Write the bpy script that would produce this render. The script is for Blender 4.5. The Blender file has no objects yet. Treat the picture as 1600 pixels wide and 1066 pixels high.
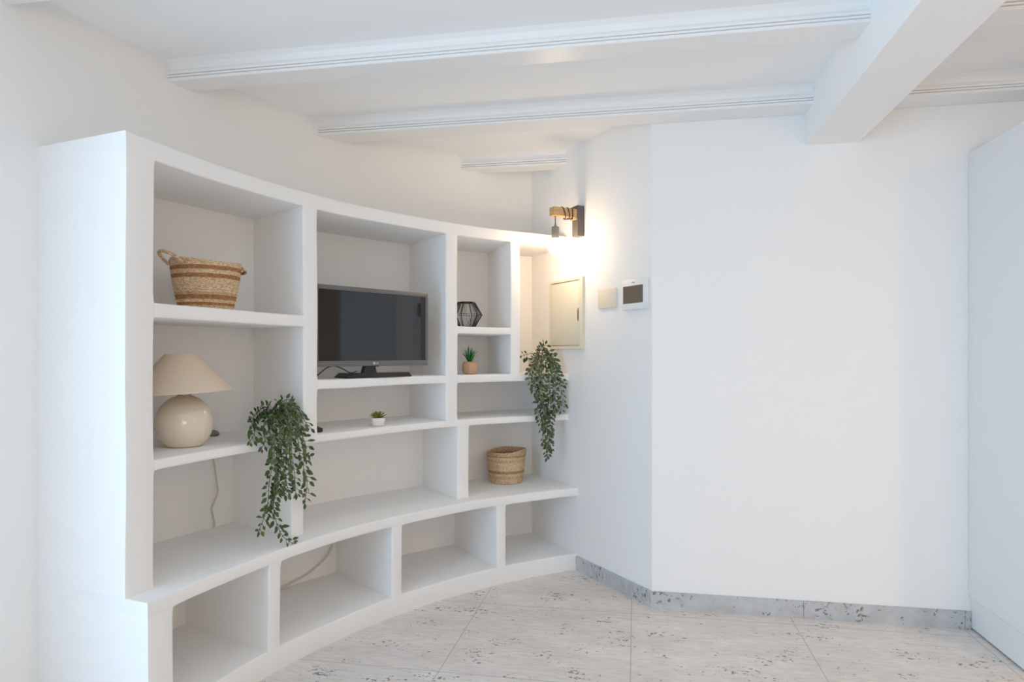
import bpy, bmesh, math, random
from mathutils import Vector, Matrix, noise
C = bpy.context.scene.collection
PI = math.pi
random.seed(7)
DAY, REAR_FILL, BULB, DOWN_FILL, SKY, EXPO = 57.0, 30.0, 64.0, 16.0, 1.3, 0.13

# ------------------------------------------------------------------ plan of the room (metres)
CX, CY = 1.4173, 1.4010            # centre of the curved wall
RL, RU, RB = 2.578, 2.670, 3.090   # base unit front, upper unit front, curved wall
EYE = 1.2
CEIL, JOIST = 2.392, 2.310
TH = 0.184                         # turn of the back wall against the view axis
UC, US = math.cos(TH), math.sin(TH)
K = Vector((0.1250, 4.2078))       # inner corner behind the shelves
A = Vector((0.6690, 3.1925))       # outer corner between angled and back wall
WD = (A - K).normalized()
NN = Vector((-abs(WD.y), -abs(WD.x)))        # normal of the angled wall, into the room
if abs(NN.dot(WD)) > 1e-3: NN = Vector((WD.y, -WD.x))
XL = CX - RB                       # straight left wall
YR = -2.3                          # wall behind the viewer
XR = 3.7
V0 = A.x*US + A.y*UC               # distance of the back wall along its normal

def polar(a, r, h):
    a = math.radians(a)
    return Vector((CX - r*math.cos(a), CY + r*math.sin(a), h))
def uv(u, v, h=0.0):
    return Vector((u*UC + v*US, -u*US + v*UC, h))
def onwall(q, off, h):             # point on the angled wall
    p = K + WD*q + NN*off
    return Vector((p.x, p.y, h))
def wall_angle(r):                 # angle at which the angled wall cuts radius r
    lo, hi = 60.0, 72.0
    for _ in range(40):
        m = (lo+hi)/2
        p = polar(m, r, 0)
        d = (Vector((p.x, p.y)) - K).dot(NN)
        if d > 0: lo = m
        else: hi = m
    return lo

# ------------------------------------------------------------------ materials
def mat(name, col, rough=0.6, metal=0.0, spec=0.5):
    m = bpy.data.materials.new(name); m.use_nodes = True
    b = m.node_tree.nodes['Principled BSDF']
    b.inputs['Base Color'].default_value = (*col, 1)
    b.inputs['Roughness'].default_value = rough
    b.inputs['Metallic'].default_value = metal
    b.inputs['Specular IOR Level'].default_value = spec
    return m
def nt(m): return m.node_tree.nodes, m.node_tree.links, m.node_tree.nodes['Principled BSDF']
def N(ns, t, **kw):
    n = ns.new(t)
    for k, v in kw.items():
        if k in n.inputs: n.inputs[k].default_value = v
        else: setattr(n, k, v)
    return n
def ramp(ns, stops, interp='LINEAR'):
    r = ns.new('ShaderNodeValToRGB'); r.color_ramp.interpolation = interp
    e = r.color_ramp.elements
    while len(e) < len(stops): e.new(0.5)
    for i, (p, c) in enumerate(stops):
        e[i].position = p; e[i].color = (*c, 1) if len(c) == 3 else c
    return r
def bump(m, scale, strength, dist=0.01, detail=3.0, stretch=None):
    ns, ln, b = nt(m)
    tc = N(ns, 'ShaderNodeTexCoord'); nz = N(ns, 'ShaderNodeTexNoise', Scale=scale, Detail=detail)
    src = tc.outputs['Object']
    if stretch:
        mp = N(ns, 'ShaderNodeMapping'); mp.inputs['Scale'].default_value = stretch
        ln.new(src, mp.inputs['Vector']); src = mp.outputs['Vector']
    ln.new(src, nz.inputs['Vector'])
    bp = N(ns, 'ShaderNodeBump', Strength=strength, Distance=dist)
    ln.new(nz.outputs['Fac'], bp.inputs['Height']); ln.new(bp.outputs['Normal'], b.inputs['Normal'])
    return m
def vary(m, c0, c1, scale, stretch=None, lo=0.3, hi=0.7, detail=4.0):
    ns, ln, b = nt(m)
    tc = N(ns, 'ShaderNodeTexCoord'); nz = N(ns, 'ShaderNodeTexNoise', Scale=scale, Detail=detail)
    src = tc.outputs['Object']
    if stretch:
        mp = N(ns, 'ShaderNodeMapping'); mp.inputs['Scale'].default_value = stretch
        ln.new(src, mp.inputs['Vector']); src = mp.outputs['Vector']
    ln.new(src, nz.inputs['Vector'])
    rp = ramp(ns, [(lo, c0), (hi, c1)]); ln.new(nz.outputs['Fac'], rp.inputs['Fac'])
    ln.new(rp.outputs['Color'], b.inputs['Base Color'])
    return m

WHITE = (0.85, 0.845, 0.835)
M = {}
M['wall'] = bump(mat('white_plaster', WHITE, 0.85, spec=0.2), 9, 0.12, 0.01)
M['shelf'] = bump(mat('smooth_white_plaster', (0.85, 0.845, 0.835), 0.8, spec=0.25), 14, 0.16, 0.008)
M['ceil'] = bump(mat('ceiling_paint', (0.89, 0.885, 0.875), 0.85, spec=0.2), 6, 0.10, 0.01)
M['joist'] = mat('joist_paint', (0.84, 0.835, 0.825), 0.38, spec=0.45)
M['cab'] = mat('white_lacquer', (0.79, 0.80, 0.80), 0.42, spec=0.4)
M['cream'] = mat('cream_enamel', (0.74, 0.69, 0.56), 0.4)
M['creamplate'] = mat('cream_plastic', (0.76, 0.70, 0.58), 0.5)
M['whiteplastic'] = mat('white_plastic', (0.80, 0.80, 0.79), 0.4)
M['black'] = mat('black_plastic', (0.018, 0.018, 0.019), 0.4)
M['blackgloss'] = mat('black_gloss', (0.012, 0.012, 0.013), 0.12)
M['bezel'] = mat('grey_plastic', (0.135, 0.135, 0.137), 0.42)
M['screen'] = mat('screen_glass', (0.018, 0.019, 0.021), 0.05, spec=0.8)
M['monitor'] = mat('monitor_glass', (0.15, 0.115, 0.085), 0.12)
M['silver'] = mat('silver_print', (0.75, 0.75, 0.75), 0.3, 0.4)
M['graphite'] = mat('graphite_metal', (0.11, 0.10, 0.098), 0.45, 0.2)
M['darkcord'] = mat('dark_cord', (0.03, 0.027, 0.025), 0.8)
M['iron'] = mat('black_iron', (0.022, 0.016, 0.014), 0.5, 0.4)
M['creamcord'] = mat('cream_cord', (0.58, 0.52, 0.42), 0.6)
M['whitecord'] = mat('white_cord', (0.62, 0.60, 0.56), 0.6)
M['ceramic'] = mat('beige_ceramic', (0.74, 0.66, 0.55), 0.04, spec=0.8)
M['shade'] = bump(mat('linen_shade', (0.69, 0.58, 0.46), 0.9, spec=0.1), 300, 0.25, 0.002)
M['brass'] = mat('dull_brass', (0.45, 0.38, 0.28), 0.35, 0.8)
M['socket'] = mat('grey_socket', (0.22, 0.20, 0.17), 0.5)
M['oak'] = vary(mat('oak_wood', (0.5, 0.3, 0.14), 0.55), (0.50, 0.29, 0.13), (0.66, 0.42, 0.21), 14, (1, 1, 9))
M['walnut'] = vary(mat('brown_wood', (0.2, 0.11, 0.06), 0.45), (0.30, 0.19, 0.12), (0.42, 0.28, 0.19), 6, (6, 6, 0.7))
M['potwhite'] = bump(mat('white_ceramic_pot', (0.78, 0.75, 0.73), 0.5), 60, 0.2, 0.004)
M['potpink'] = mat('pale_pot', (0.70, 0.62, 0.55), 0.6)
M['pottan'] = vary(mat('tan_clay', (0.5, 0.33, 0.2), 0.75), (0.47, 0.31, 0.19), (0.58, 0.40, 0.26), 70)
M['soil'] = mat('dark_soil', (0.03, 0.022, 0.016), 0.9)
M['leaf'] = vary(mat('ivy_leaf', (0.04, 0.1, 0.02), 0.42), (0.018, 0.045, 0.014), (0.075, 0.14, 0.030), 26, None, 0.36, 0.72, 2)
M['leafpale'] = vary(mat('frosted_ivy_leaf', (0.06, 0.1, 0.04), 0.45), (0.020, 0.046, 0.020), (0.085, 0.125, 0.052), 30, None, 0.36, 0.72, 2)
M['leafedge'] = mat('pale_leaf_margin', (0.15, 0.21, 0.085), 0.5)
M['stem'] = mat('brown_stem', (0.05, 0.032, 0.022), 0.8)
M['grass'] = vary(mat('bright_grass_blade', (0.02, 0.2, 0.02), 0.4), (0.010, 0.10, 0.014), (0.035, 0.27, 0.03), 60)
M['succ'] = vary(mat('olive_succulent', (0.08, 0.12, 0.02), 0.45), (0.06, 0.085, 0.015), (0.26, 0.31, 0.06), 90)

def straw(name, bands, z0, z1):
    m = mat(name, (0.5, 0.35, 0.2), 0.85, spec=0.15)
    ns, ln, b = nt(m)
    tc = N(ns, 'ShaderNodeTexCoord'); sp = N(ns, 'ShaderNodeSeparateXYZ'); ln.new(tc.outputs['Object'], sp.inputs[0])
    mr = N(ns, 'ShaderNodeMapRange'); mr.inputs['From Min'].default_value = z0; mr.inputs['From Max'].default_value = z1
    ln.new(sp.outputs['Z'], mr.inputs['Value'])
    rp = ramp(ns, bands, 'CONSTANT'); ln.new(mr.outputs['Result'], rp.inputs['Fac'])
    mp = N(ns, 'ShaderNodeMapping'); mp.inputs['Scale'].default_value = (1, 1, 3.0); ln.new(tc.outputs['Object'], mp.inputs['Vector'])
    nz = N(ns, 'ShaderNodeTexNoise', Scale=110.0, Detail=3.0); ln.new(mp.outputs['Vector'], nz.inputs['Vector'])
    r2 = ramp(ns, [(0.30, (0.50, 0.46, 0.42)), (0.68, (1.22, 1.2, 1.15))]); ln.new(nz.outputs['Fac'], r2.inputs['Fac'])
    mx = N(ns, 'ShaderNodeMix', data_type='RGBA', blend_type='MULTIPLY'); mx.inputs[0].default_value = 1.0
    ln.new(rp.outputs['Color'], mx.inputs[6]); ln.new(r2.outputs['Color'], mx.inputs[7])
    ln.new(mx.outputs[2], b.inputs['Base Color'])
    bp = N(ns, 'ShaderNodeBump', Strength=0.6, Distance=0.004); ln.new(nz.outputs['Fac'], bp.inputs['Height']); ln.new(bp.outputs['Normal'], b.inputs['Normal'])
    return m
PALE, TAN, RUST = (0.70, 0.53, 0.36), (0.60, 0.43, 0.27), (0.40, 0.215, 0.10)
M['straw'] = straw('banded_straw', [(0, PALE), (0.10, RUST), (0.16, PALE), (0.22, RUST), (0.31, TAN), (0.36, PALE), (0.64, RUST), (0.72, PALE), (0.80, RUST), (0.88, PALE)], 0.0, 0.19)
M['jute'] = straw('jute_weave', [(0, PALE), (0.16, TAN), (0.24, PALE), (0.32, (0.44, 0.28, 0.15)), (0.40, PALE), (0.66, TAN), (0.74, PALE), (0.82, (0.45, 0.29, 0.16)), (0.86, TAN)], 0.0, 0.19)

def stone(name, tiles, base0, base1, PIT):
    """whitewashed stone with dark pits; tiles adds the joints"""
    m = mat(name, base0, 0.55, spec=0.35)
    ns, ln, b = nt(m)
    tc = N(ns, 'ShaderNodeTexCoord')
    rot = N(ns, 'ShaderNodeMapping'); rot.inputs['Rotation'].default_value = (0, 0, TH)
    ln.new(tc.outputs['Object'], rot.inputs['Vector'])
    st = N(ns, 'ShaderNodeMapping'); st.inputs['Scale'].default_value = (1.0, 2.6, 2.0); ln.new(rot.outputs['Vector'], st.inputs['Vector'])
    big = N(ns, 'ShaderNodeTexNoise', Scale=2.2, Detail=6.0, Roughness=0.65); ln.new(st.outputs['Vector'], big.inputs['Vector'])
    rb = ramp(ns, [(0.30, base1), (0.68, base0)]); ln.new(big.outputs['Fac'], rb.inputs['Fac'])
    # fine brushed streaks
    s2 = N(ns, 'ShaderNodeMapping'); s2.inputs['Scale'].default_value = (5.0, 22.0, 6.0); ln.new(rot.outputs['Vector'], s2.inputs['Vector'])
    fine = N(ns, 'ShaderNodeTexNoise', Scale=3.0, Detail=4.0); ln.new(s2.outputs['Vector'], fine.inputs['Vector'])
    rf = ramp(ns, [(0.32, (0.86, 0.85, 0.84)), (0.60, (1.03, 1.03, 1.03))]); ln.new(fine.outputs['Fac'], rf.inputs['Fac'])
    m1 = N(ns, 'ShaderNodeMix', data_type='RGBA', blend_type='MULTIPLY'); m1.inputs[0].default_value = 0.8
    ln.new(rb.outputs['Color'], m1.inputs[6]); ln.new(rf.outputs['Color'], m1.inputs[7])
    # pits: small noise thresholded, gathered where a broad noise is high
    s3 = N(ns, 'ShaderNodeMapping'); s3.inputs['Scale'].default_value = (1.25, 1.6, 1.3); ln.new(rot.outputs['Vector'], s3.inputs['Vector'])
    pit = N(ns, 'ShaderNodeTexNoise', Scale=34.0, Detail=5.0, Roughness=0.68); ln.new(s3.outputs['Vector'], pit.inputs['Vector'])
    cl = N(ns, 'ShaderNodeTexNoise', Scale=4.6, Detail=4.0); ln.new(s3.outputs['Vector'], cl.inputs['Vector'])
    mul = N(ns, 'ShaderNodeMath', operation='MULTIPLY_ADD'); mul.inputs[1].default_value = 0.55
    ln.new(cl.outputs['Fac'], mul.inputs[0]); ln.new(pit.outputs['Fac'], mul.inputs[2])
    rp = ramp(ns, [(0.965, (0, 0, 0)), (1.0, (1, 1, 1))])
    hf = N(ns, 'ShaderNodeMath', operation='MULTIPLY'); hf.inputs[1].default_value = PIT
    ln.new(mul.outputs[0], hf.inputs[0]); ln.new(hf.outputs[0], rp.inputs['Fac'])
    m2 = N(ns, 'ShaderNodeMix', data_type='RGBA'); ln.new(rp.outputs['Color'], m2.inputs[0])
    ln.new(m1.outputs[2], m2.inputs[6]); m2.inputs[7].default_value = (0.19, 0.185, 0.185, 1)
    out = m2.outputs[2]
    if tiles:
        off = N(ns, 'ShaderNodeMapping'); off.inputs['Location'].default_value = tiles
        ln.new(rot.outputs['Vector'], off.inputs['Vector'])
        br = N(ns, 'ShaderNodeTexBrick', offset=0.0, squash=1.0)
        br.inputs['Scale'].default_value = 1.0; br.inputs['Brick Width'].default_value = 0.718; br.inputs['Row Height'].default_value = 0.718
        br.inputs['Mortar Size'].default_value = 0.0036; br.inputs['Mortar Smooth'].default_value = 0.9
        ln.new(off.outputs['Vector'], br.inputs['Vector'])
        m3 = N(ns, 'ShaderNodeMix', data_type='RGBA'); ln.new(br.outputs['Fac'], m3.inputs[0])
        ln.new(out, m3.inputs[6]); m3.inputs[7].default_value = (0.47, 0.44, 0.42, 1); out = m3.outputs[2]
    ln.new(out, b.inputs['Base Color'])
    bp = N(ns, 'ShaderNodeBump', Strength=0.25, Distance=0.004, invert=True); ln.new(rp.outputs['Color'], bp.inputs['Height']); ln.new(bp.outputs['Normal'], b.inputs['Normal'])
    return m
M['floor'] = stone('whitewashed_stone_tile', (0.0216, -3.165, 0), (0.79, 0.75, 0.72), (0.66, 0.62, 0.59), 1.06)
M['skirt'] = stone('shaded_stone_skirting', None, (0.56, 0.57, 0.58), (0.45, 0.46, 0.47), 1.085)  # same stone as the floor, its shade put into a darker colour

M['bulb'] = mat('lit_bulb', (1, 0.9, 0.75), 0.3)
_ns, _ln, _b = nt(M['bulb'])
_b.inputs['Emission Color'].default_value = (1.0, 0.72, 0.45, 1); _b.inputs['Emission Strength'].default_value = BULB
M['spotlit'] = mat('lit_added_downlight', (1, 0.9, 0.8), 0.3)
_ns, _ln, _b = nt(M['spotlit'])
_b.inputs['Emission Color'].default_value = (1.0, 0.80, 0.60, 1); _b.inputs['Emission Strength'].default_value = DOWN_FILL*.25

# ------------------------------------------------------------------ mesh helpers
def obj(name, bm, m, parent=None, smooth=None, loc=None, rotz=None):
    bmesh.ops.recalc_face_normals(bm, faces=bm.faces[:])
    me = bpy.data.meshes.new(name); bm.to_mesh(me); bm.free()
    if m: me.materials.append(m)
    o = bpy.data.objects.new(name, me); C.objects.link(o)
    if parent: o.parent = parent
    if loc is not None: o.location = loc
    if rotz is not None: o.rotation_euler.z = rotz
    if smooth is not None:
        me.polygons.foreach_set('use_smooth', [True]*len(me.polygons))
        if smooth < 180: me.set_sharp_from_angle(angle=math.radians(smooth))
    return o
def tag(o, label, cat, group=None, kind=None):
    o['label'] = label; o['category'] = cat
    if group: o['group'] = group
    if kind: o['kind'] = kind
    return o
def thing(name, label, cat, loc=(0, 0, 0), rotz=0.0, group=None):
    o = bpy.data.objects.new(name, None); C.objects.link(o); o.empty_display_size = 0.05
    o.location = loc; o.rotation_euler.z = rotz
    return tag(o, label, cat, group, 'thing')
def box(bm, c, s, rz=0.0, bev=0.0, seg=2, mtx=None):
    t = bmesh.new(); bmesh.ops.create_cube(t, size=1)
    bmesh.ops.scale(t, vec=s, verts=t.verts)
    if bev: bmesh.ops.bevel(t, geom=t.edges[:], offset=bev, segments=seg, affect='EDGES', profile=0.5)
    mm = mtx if mtx is not None else Matrix.Translation(c) @ Matrix.Rotation(rz, 4, 'Z')
    bmesh.ops.transform(t, matrix=mm, verts=t.verts)
    merge(bm, t); return bm
def merge(bm, t):
    me = bpy.data.meshes.new('tmp'); t.to_mesh(me); t.free(); bm.from_mesh(me); bpy.data.meshes.remove(me)
def prism(bm, pts, z0, z1):
    lo = [bm.verts.new((p[0], p[1], z0)) for p in pts]; hi = [bm.verts.new((p[0], p[1], z1)) for p in pts]
    n = len(pts)
    bm.faces.new(lo[::-1]); bm.faces.new(hi)
    for i in range(n): bm.faces.new((lo[i], lo[(i+1) % n], hi[(i+1) % n], hi[i]))
    return bm
def loft(bm, rings, closed=True, caps=True):
    vs = [[bm.verts.new(p) for p in r] for r in rings]
    n = len(vs[0])
    for a, b in zip(vs, vs[1:]):
        for i in range(n if closed else n-1):
            j = (i+1) % n
            bm.faces.new((a[i], a[j], b[j], b[i]))
    if caps:
        bm.faces.new(vs[0][::-1]); bm.faces.new(vs[-1])
    return bm
def lathe(bm, prof, n=32, c=(0, 0, 0), caps=(True, True)):
    rings = [[(c[0]+r*math.cos(2*PI*i/n), c[1]+r*math.sin(2*PI*i/n), c[2]+z) for i in range(n)] for r, z in prof]
    vs = [[bm.verts.new(p) for p in r] for r in rings]
    for a, b in zip(vs, vs[1:]):
        for i in range(n):
            j = (i+1) % n; bm.faces.new((a[i], a[j], b[j], b[i]))
    if caps[0]: bm.faces.new(vs[0][::-1])
    if caps[1]: bm.faces.new(vs[-1])
    return bm
def tube(bm, pts, r, n=8, taper=None):
    pts = [Vector(p) for p in pts]
    rings = []; up = Vector((0.13, 0.27, 0.95)).normalized(); prev = None
    for i, p in enumerate(pts):
        d = (pts[min(i+1, len(pts)-1)] - pts[max(i-1, 0)]).normalized()
        if prev is None:
            x = d.cross(up)
            if x.length < 0.1: x = d.cross(Vector((1, 0, 0)))
        else: x = prev - d*prev.dot(d)
        x.normalize(); prev = x; y = d.cross(x)
        rr = r if taper is None else r*(1 + (taper-1)*i/(len(pts)-1))
        rings.append([p + x*(rr*math.cos(2*PI*k/n)) + y*(rr*math.sin(2*PI*k/n)) for k in range(n)])
    return loft(bm, rings)
def spline(pts, n=6):
    pts = [Vector(p) for p in pts]; out = []
    for i in range(len(pts)-1):
        p0, p1, p2, p3 = pts[max(i-1, 0)], pts[i], pts[i+1], pts[min(i+2, len(pts)-1)]
        for k in range(n):
            t = k/n
            out.append(0.5*((2*p1) + (p2-p0)*t + (2*p0-5*p1+4*p2-p3)*t*t + (3*p1-p0-3*p2+p3)*t**3))
    out.append(pts[-1]); return out
# trailing stems: (angle, radius, height) along the curved shelves
IVY_LEFT = [[(29.43, 2.74, 0.907), (29.11, 2.73, 0.983), (29.25, 2.7, 1.007), (27.76, 2.635, 0.89), (27.77, 2.625, 0.79), (26.96, 2.62, 0.671), (26.71, 2.615, 0.6), (27.25, 2.6, 0.509), (28.24, 2.585, 0.463)], [(29.43, 2.74, 0.907), (28.51, 2.72, 0.985), (26.74, 2.65, 0.944), (26.81, 2.63, 0.87), (26.64, 2.625, 0.772), (26.26, 2.62, 0.702), (26.01, 2.615, 0.631), (24.79, 2.6, 0.548)], [(29.85, 2.74, 0.906), (30.32, 2.72, 1.0), (30.05, 2.66, 0.956), (29.89, 2.63, 0.906), (30.53, 2.625, 0.825), (30.23, 2.625, 0.748), (30.58, 2.62, 0.694), (30.28, 2.62, 0.6)], [(29.71, 2.74, 0.906), (29.67, 2.7, 0.998), (29.02, 2.63, 0.923), (28.74, 2.62, 0.835), (29.01, 2.615, 0.732), (29.05, 2.61, 0.65)], [(29.3, 2.74, 0.908), (28.34, 2.74, 0.993), (27.02, 2.72, 0.975), (25.84, 2.69, 0.946), (25.57, 2.66, 0.909), (24.62, 2.64, 0.881)], [(29.57, 2.74, 0.907), (29.25, 2.7, 0.994), (28.31, 2.62, 0.939), (28.28, 2.615, 0.863), (27.89, 2.61, 0.752), (28.15, 2.605, 0.663)], [(29.85, 2.74, 0.906), (30.75, 2.72, 0.994), (30.72, 2.68, 0.979), (30.68, 2.64, 0.934), (31.22, 2.63, 0.9)], [(29.43, 2.74, 0.907), (28.6, 2.71, 0.995), (27.1, 2.62, 0.919), (26.61, 2.61, 0.798), (26.93, 2.605, 0.698), (25.83, 2.6, 0.595)], [(29.57, 2.74, 0.907), (30.69, 2.76, 0.987), (31.89, 2.76, 1.0), (32.5, 2.75, 0.987)], [(29.57, 2.74, 0.907), (30.35, 2.76, 1.004), (31.39, 2.76, 1.017), (31.71, 2.75, 1.022)], [(29.3, 2.74, 0.908), (28.98, 2.76, 0.987), (27.72, 2.75, 0.981), (26.73, 2.74, 0.955)], [(29.71, 2.74, 0.906), (29.57, 2.68, 0.983), (29.65, 2.64, 0.92), (29.54, 2.62, 0.856), (29.84, 2.62, 0.79), (30.87, 2.62, 0.792)], [(29.43, 2.74, 0.907), (27.75, 2.68, 0.964), (26.32, 2.65, 0.926), (26.05, 2.63, 0.874), (25.43, 2.62, 0.854)], [(29.3, 2.74, 0.908), (28.78, 2.69, 0.985), (28.16, 2.63, 0.914), (27.25, 2.6, 0.845), (26.82, 2.6, 0.773), (27.11, 2.6, 0.697), (27.97, 2.6, 0.652)]]
IVY_RIGHT = [[(62.02, 2.74, 1.167), (62.84, 2.72, 1.258), (61.83, 2.66, 1.171), (61.37, 2.645, 1.046), (62.02, 2.64, 0.903), (62.41, 2.635, 0.759), (62.17, 2.63, 0.632)], [(62.02, 2.74, 1.167), (61.89, 2.7, 1.232), (60.53, 2.65, 1.146), (60.58, 2.64, 1.047), (61.51, 2.635, 0.94), (61.89, 2.63, 0.832), (61.71, 2.63, 0.719)], [(62.2, 2.74, 1.167), (63.22, 2.7, 1.233), (63.5, 2.65, 1.135), (63.65, 2.64, 1.008), (63.38, 2.64, 0.9), (62.62, 2.63, 0.795), (62.89, 2.63, 0.68)], [(62.2, 2.74, 1.167), (63.67, 2.7, 1.203), (64.22, 2.65, 1.087), (64.82, 2.64, 1.036)], [(62.2, 2.74, 1.167), (63.61, 2.68, 1.189), (64.01, 2.64, 1.062), (64.73, 2.64, 0.971), (64.37, 2.64, 0.892)], [(61.84, 2.74, 1.167), (61.72, 2.73, 1.214), (60.84, 2.73, 1.211), (59.92, 2.72, 1.2)], [(62.2, 2.74, 1.167), (62.67, 2.67, 1.196), (62.62, 2.63, 1.046), (62.73, 2.625, 0.903), (62.46, 2.625, 0.724), (62.37, 2.625, 0.646)], [(61.84, 2.74, 1.167), (61.71, 2.7, 1.203), (60.26, 2.65, 1.125), (59.95, 2.64, 1.065), (60.7, 2.635, 1.005)], [(62.02, 2.74, 1.167), (62.9, 2.74, 1.218), (63.44, 2.74, 1.27)], [(62.02, 2.74, 1.167), (62.55, 2.74, 1.218), (62.75, 2.72, 1.255)], [(62.2, 2.74, 1.167), (63.2, 2.72, 1.225), (64.03, 2.7, 1.196), (64.26, 2.69, 1.167)], [(62.02, 2.74, 1.167), (62.17, 2.68, 1.203), (62.02, 2.64, 1.117), (61.58, 2.62, 1.011), (62.13, 2.62, 0.904), (61.76, 2.62, 0.816)], [(62.02, 2.74, 1.167), (61.81, 2.68, 1.203), (60.94, 2.64, 1.1), (61.04, 2.62, 0.994), (60.86, 2.62, 0.906), (61.4, 2.62, 0.806)], [(62.02, 2.74, 1.167), (63.07, 2.68, 1.203), (63.11, 2.64, 1.099), (62.67, 2.62, 1.003), (63.4, 2.62, 0.902)]]
# ------------------------------------------------------------------ the room
def struct(name, bm, m, label, cat, smooth=None):
    return tag(obj(name, bm, m, smooth=smooth), label, cat, kind='structure')

struct('floor', prism(bmesh.new(), [(XL-.2, YR-.2), (XR+.2, YR-.2), (XR+.2, 4.6), (XL-.2, 4.6)], -0.12, 0.0), M['floor'],
       'whitewashed stone tile floor with scattered dark pits', 'floor')
struct('ceiling', prism(bmesh.new(), [(XL-.2, YR-.2), (XR+.2, YR-.2), (XR+.2, 4.6), (XL-.2, 4.6)], CEIL, CEIL+0.12), M['ceil'],
       'white painted ceiling between the shallow joists', 'ceiling')
# curved wall that runs on as the straight left wall, with a terrace doorway beside the viewer
LY0, LY1, LH = -0.95, 1.25, 2.15
ins = [(XL, LY1)] + [tuple(polar(a*0.5, RB, 0).xy) for a in range(0, 137)]
outs = [(XL-.15, LY1)] + [tuple(polar(a*0.5, RB+.15, 0).xy) for a in range(0, 137)]
bm = bmesh.new()
loft(bm, [[(i[0], i[1], 0), (o[0], o[1], 0), (o[0], o[1], CEIL), (i[0], i[1], CEIL)] for i, o in zip(ins, outs)])
prism(bm, [(XL-.15, YR), (XL, YR), (XL, LY0), (XL-.15, LY0)], 0, CEIL)
prism(bm, [(XL-.15, LY0), (XL, LY0), (XL, LY1), (XL-.15, LY1)], LH, CEIL)
struct('wall_left', bm, M['wall'], 'white curved wall behind and above the built-in shelves', 'wall', smooth=30)
Wr = uv(0, V0); uA = A.x*UC - A.y*US
R = uv(uA + 3.4, V0).xy
b = (-NN + Vector((US, UC))).normalized(); mit = A + b*0.17
struct('wall_corner', prism(bmesh.new(), [K, A, mit, K - NN*0.15 + Vector((-.05, .1))], 0, CEIL), M['wall'],
       'white angled wall carrying the lamp, fuse box door and intercom', 'wall')
struct('wall_back', prism(bmesh.new(), [A, R, R + Vector((US, UC))*.15, mit], 0, CEIL), M['wall'],
       'plain white back wall to the right of the angled wall', 'wall')
ywr = A.y - (XR - A.x)*US/UC
struct('wall_right', prism(bmesh.new(), [(XR, YR), (XR+.15, YR), (XR+.15, ywr+.2), (XR, ywr)], 0, CEIL), M['wall'],
       'white side wall far to the right, seen only mirrored in the television', 'wall')
bm = bmesh.new()
WX0, WX1, WZ, WH = 0.3, 2.3, 0.85, 2.1  # added opening, made up to let in warm fill light
prism(bm, [(XL, YR-.15), (WX0, YR-.15), (WX0, YR), (XL, YR)], 0, CEIL)
prism(bm, [(WX1, YR-.15), (XR, YR-.15), (XR, YR), (WX1, YR)], 0, CEIL)
prism(bm, [(WX0, YR-.15), (WX1, YR-.15), (WX1, YR), (WX0, YR)], WH, CEIL)
prism(bm, [(WX0, YR-.15), (WX1, YR-.15), (WX1, YR), (WX0, YR)], 0, WZ)
struct('wall_rear', bm, M['wall'], 'white wall behind the viewer with an added hatch opening for the warm fill light', 'wall')
bm = bmesh.new()
for y in (LY0+.03, LY1-.03): box(bm, (XL-.08, y, LH/2), (.08, .06, LH))
box(bm, (XL-.08, (LY0+LY1)/2, LH-.03), (.08, LY1-LY0-.12, .06))
struct('door_1', bm, M['whiteplastic'], 'white frame of the open terrace doorway left of the viewer', 'door')
bm = bmesh.new()
for x in (WX0+.03, WX1-.03): box(bm, (x, YR-.07, (WZ+WH)/2), (.06, .08, WH-WZ))
for z in (WZ+.03, WH-.03): box(bm, ((WX0+WX1)/2, YR-.07, z), (WX1-WX0-.12, .08, .06))
struct('fill_hatch_1', bm, M['whiteplastic'], 'white frame of an added hatch behind the viewer that passes the warm fill light', 'fill_hatch')
d = obj('door_2', prism(bmesh.new(), [(XR-.045, .5), (XR-.001, .5), (XR-.001, 2.3), (XR-.045, 2.3)], 0, 2.1), M['walnut'])
tag(d, 'brown wooden double door in the far right wall', 'door', kind='structure')
bm = bmesh.new()
for y in (.95, 1.85):
    for z in (.55, 1.5): box(bm, (XR-.05, y, z), (.02, .6, .75), bev=.008)
obj('door_panel', bm, M['walnut'], d)

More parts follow.
